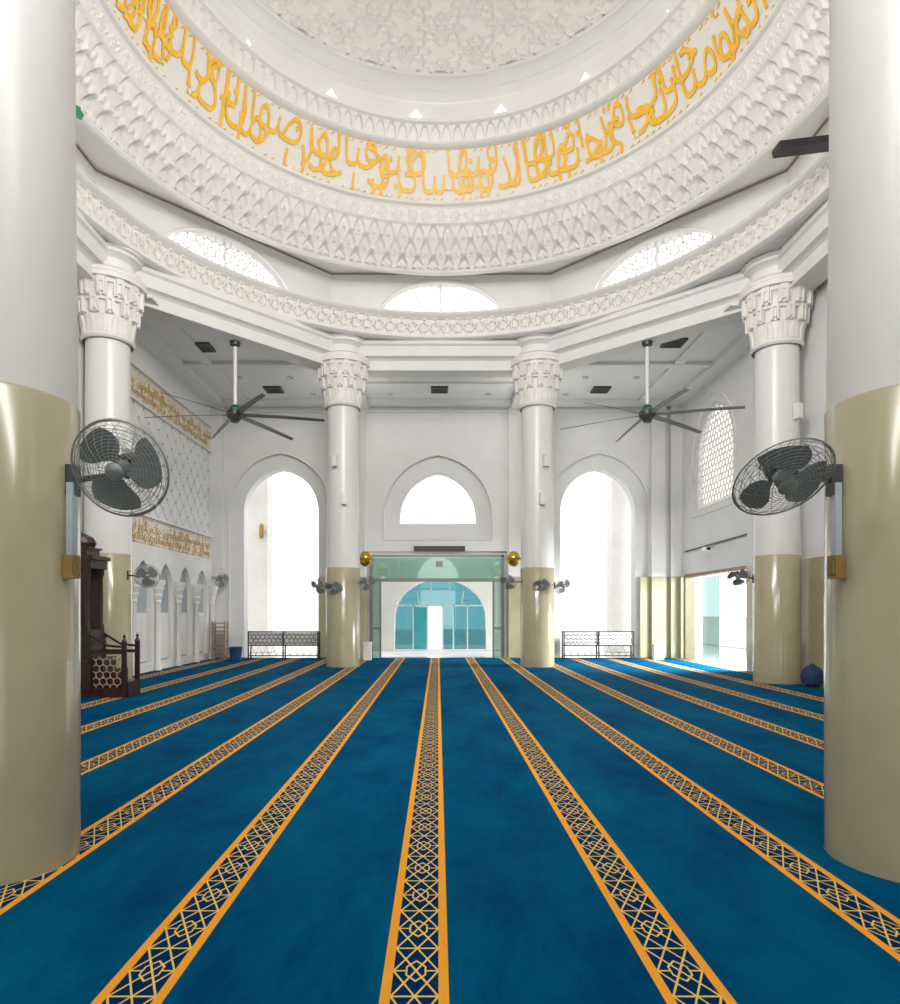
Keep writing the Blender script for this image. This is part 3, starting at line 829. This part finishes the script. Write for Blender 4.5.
for y in (-.52,.47):
    b=MB()
    b.box(.1,.88,y,y+.05,0,.16); b.box(.1,.88,y,y+.05,.82,.88)
    for x in (.12,.82):
        b.box(x-.035,x+.055,y-.02,y+.07,0,1.0); b.rev([(.05,1.0),(.06,1.05),(.02,1.12),(.035,1.16),(0,1.2)],10,c=(x+.01,y+.025))
    b.tube([(.12,y+.025,1.2),(.5,y+.025,.98),(.84,y+.025,.95)],.025,6)
    b.obj('balustrade',M['wood'],mr)
pl=MB(); lattice(pl,rect(.2,.78,.18,.8),.14,.012,lambda a,c:(a,-.5,c)); pl.obj('pierced_panel',M['wood2'],mr,label='pierced geometric lattice panel')

# ------------------------------------------------------------------ ornate racks in arches
def rack(x0,x1,y):
    w=x1-x0
    root=empty('ornate_rack',(x0,y,0.016),'low black metal rack with pale patterned front panel in the arch','rack','low racks by the arches')
    b=MB()
    for x in (0,w/2-.02,w-.04): 
        b.box(x,x+.04,0,.04,0,.95); b.box(x,x+.04,.32,.36,0,.95)
    for z in (.1,.45,.92): b.box(0,w,0,.36,z,z+.025) if z!=.45 else (b.box(0,w,0,.03,z,z+.025),b.box(0,w,.33,.36,z,z+.025))
    n=10
    for i in range(n):
        xa=.04+(w-.08)*i/n; xb=.04+(w-.08)*(i+1)/n
        b.tube([(xa,.02,.12),((xa+xb)/2,.02,.44),(xb,.02,.12)],.008,5)
    b.obj('frame',M['black'],root)
    pn=MB(); lattice(pn,rect(.05,w-.05,.5,.9),.15,.007,lambda a,c:(a,.02,c),k10=8)
    pn.obj('scroll_panel',M['dark'],root,label='dark scrolled openwork')
    bk_=MB(); bk_.box(.04,w-.04,.05,.065,.49,.91); bk_.obj('back_panel',M['paper'],root,label='pale backing panel')
    return root
for x0,x1 in ((-6.45,-4.05),(4.25,6.65)):
    rack(x0,x1,22.35)
r=empty('slatted_shelf',(-7.62,22.2,.016),'light brown slatted wooden shelf against the white wall','shelf')
b=MB()
for x in (0,.42):
    for y in (0,.3): b.box(x,x+.04,y,y+.04,0,1.3)
b.obj('frame',M['wood2'],r)
b=MB()
for i in range(9): b.box(.0,.46,-.01,.35,.12+i*.135,.16+i*.135)
b.obj('slats',M['wood2'],r)
b=MB(); b.rev([(0,0),(.17,0),(.22,.4),(.24,.42),(.22,.44),(.2,.4),(0,.36)],20); b.obj('waste_bin',M['blue'],smooth=True,label='small blue round bin beside the white wall',cat='bin',loc=(-6.75,22.0,.016))
b=MB(); b.box(-.16,.16,-.12,.12,0,.5); b.box(-.18,.18,-.14,.14,.5,.54); b.box(-.1,.1,-.13,-.12,.1,.4); b.obj('donation_box',M['paper'],label='small white box standing by the beige pilaster',cat='box',loc=(7.4,22.2,.016))
b=MB(); b.box(-.13,.13,-.12,.12,0,.55); b.box(-.15,.15,-.14,.14,.55,.6); b.box(-.08,.08,-.13,-.12,.35,.5); b.obj('donation_box',M['paper'],label='small white box standing beside the glass entrance',cat='box',loc=(-2.35,22.0,.016))
b=MB(); b.box(-.1,.1,-.1,.1,0,.08); b.rev([(0,.05),(.2,.07),(.23,.2),(.21,.34),(.14,.42),(.08,.45),(.04,.5),(0,.5)],16); b.obj('fabric_bag',M['bluebag'],smooth=True,label='dark navy cloth bag on the carpet by the column',cat='bag',loc=(8.05,14.2,.016))
bl=None
for x,y in ((-2.22,20.25),(2.32,20.25)):
    if bl is None:
        bl=empty('brass_lantern',(x,y,3.25),'round brass lantern fixed to the column side','lantern','brass lanterns')
        b=MB(); b.rev([(0,-.24),(.09,-.22),(.18,-.14),(.21,0),(.18,.14),(.09,.22),(0,.24)],20); b.obj('body',M['brass'],bl,smooth=True)
        b=MB(); b.rev([(.212,-.03),(.23,0),(.212,.03)],20); b.obj('rim',M['ochre'],bl,smooth=True)
        first_l=bl
    else: par2=copy_thing(bl,(x,y,3.25))
for par,s in ((first_l,-1),(par2,1)):
    b=MB(); b.tube([(0,0,0),(s*.26,-.3,0)],.015,6); b.obj('arm',M['dark'],par)
sp=None
for cxk,z,aa in (('far_l',4.9,-PI/2+.2),('far_l',6.0,-PI/2-.3),('far_r',4.9,-PI/2+.1),('far_r',6.0,-PI/2+.3),('mid_r',6.1,-PI/2+.4),('mid_r',5.1,-PI/2+.5),('mid_l',5.4,-PI/2+1.2)):
    x,y=COL[cxk]; X=x+.56*math.cos(aa); Y=y+.56*math.sin(aa)
    if sp is None:
        sp=empty('speaker',(X,Y,z),'small white box speaker fixed to the column','speaker','column speakers',rotz=aa+PI/2)
        b=MB(); b.box(-.07,.07,-.06,.08,-.17,.17); b.obj('body',M['gloss_white'],sp)
        b=MB(); b.box(-.055,.055,-.07,-.06,-.14,.14); b.obj('front_grille',M['white'],sp)
    else: copy_thing(sp,(X,Y,z),rotz=aa+PI/2)
cc=empty('security_camera',(8.2,20.3,3.55),'small white security camera on the side wall','camera')
b=MB(); b.tube([(.3,0,.08),(0,0,.05)],.025,8); b.box(-.06,.1,-.25,.1,-.06,.06); b.obj('body',M['alu'],cc)
b=MB(); b.rev([(0,0),(.045,0),(.045,.03)],12,T=Matrix.Translation((.02,-.28,0))@Matrix.Rotation(-PI/2,4,'X')); b.obj('lens',M['black'],cc)
b=MB(); b.tube([(WR-.04,18.1,3.75),(WR-.04,22.6,3.68)],.025,6); b.obj('cable_conduit',M['dark'],label='thin conduit running along the side wall',cat='conduit')
fl=empty('floodlight',(6.15,11.9,9.95),'black linear floodlight fixed to the ring cornice','floodlight')
b=MB(); b.box(-.05,1.0,-.14,.14,-.04,.09,T=Matrix.Rotation(-.12,4,'Y')); b.obj('housing',M['black'],fl)
b=MB(); b.tube([(.9,0,.1),(1.2,0,.0)],.03,6); b.obj('arm',M['dark'],fl)
fl=empty('floodlight',(-6.75,12.3,10.95),'small green floodlight fixed above the ring cornice','floodlight')
b=MB(); b.box(-.1,.1,-.08,.08,-.06,.06,T=Matrix.Rotation(.5,4,'Y')); b.box(-.12,.12,-.10,-.08,-.08,.08,T=Matrix.Rotation(.5,4,'Y')); b.tube([(0,0,-.05),(-.6,0,-.59)],.02,6); b.obj('housing',M['green'],fl)

# ------------------------------------------------------------------ lights
w=bpy.data.worlds.new('World'); scene.world=w; w.use_nodes=True
bg=w.node_tree.nodes['Background']; bg.inputs[0].default_value=(0.97,0.985,1.0,1); bg.inputs[1].default_value=2.1
def area(name,loc,target,size,power,col=(1,.97,.93)):
    l=bpy.data.lights.new(name,'AREA'); l.shape='RECTANGLE'; l.size=size[0]; l.size_y=size[1]; l.energy=power; l.color=col
    o=bpy.data.objects.new(name,l); link(o); o.location=loc
    d=Vector(target)-Vector(loc); o.rotation_euler=d.to_track_quat('-Z','Y').to_euler(); return o
area('fill_dome',(0,4.9,10.6),(0,17,14.0),(3,.5),390)  # unseen area fill above the near ring, added to light the dome
area('fill_hall',(0,1.0,8.7),(0,16,3.0),(8,1.2),620)  # added fill under the near ceiling, out of view, no fixture
area('fill_hall_front',(0,6.2,9.4),(0,21,5.5),(5,.6),540)  # second added fill, out of view, brightens the back of the hall
area('daylight_side_door',(11.2,18.2,2.9),(5.0,19.0,0),(2.5,2.2),2600,(.95,.98,1))
for x,y in ((-2.85,20.6),(2.98,20.6)):
    area('fill_aisle_ceiling',(x,y,7.3),(x*.95,y+.5,9),(.4,.25),12)  # added fill hidden behind the far columns to lift the dark aisle ceiling
for k in range(16):
    a=k*PI/8
    R1=7.65; R2=5.6
    for nm,R_,z,sz,pw in (('fill_ring_strip',R1,10.42,(2.9,.12),5.0),('fill_upper_strip',R2,14.66,(2.15,.1),1.2)):  # unseen upward strips added to brighten soffit, drum and dome
        l=bpy.data.lights.new(nm,'AREA'); l.shape='RECTANGLE'; l.size,l.size_y=sz; l.energy=pw; l.color=(1,.97,.92)
        o=bpy.data.objects.new(nm,l); link(o); o.location=(CX+R_*math.sin(a),CY+R_*math.cos(a),z)
        o.rotation_euler=(Matrix.Rotation(-a,3,'Z')@Matrix.Rotation(PI,3,'X')).to_euler()

cam=bpy.data.cameras.new('cam'); co=bpy.data.objects.new('camera',cam); link(co)
co.location=(0,0,1.65); co.rotation_euler=(PI/2,0,0)
cam.sensor_fit='HORIZONTAL'; cam.sensor_width=36; cam.lens=36*660/900
cam.shift_x=12/900; cam.shift_y=109/900; cam.clip_start=.05; cam.clip_end=300
scene.camera=co
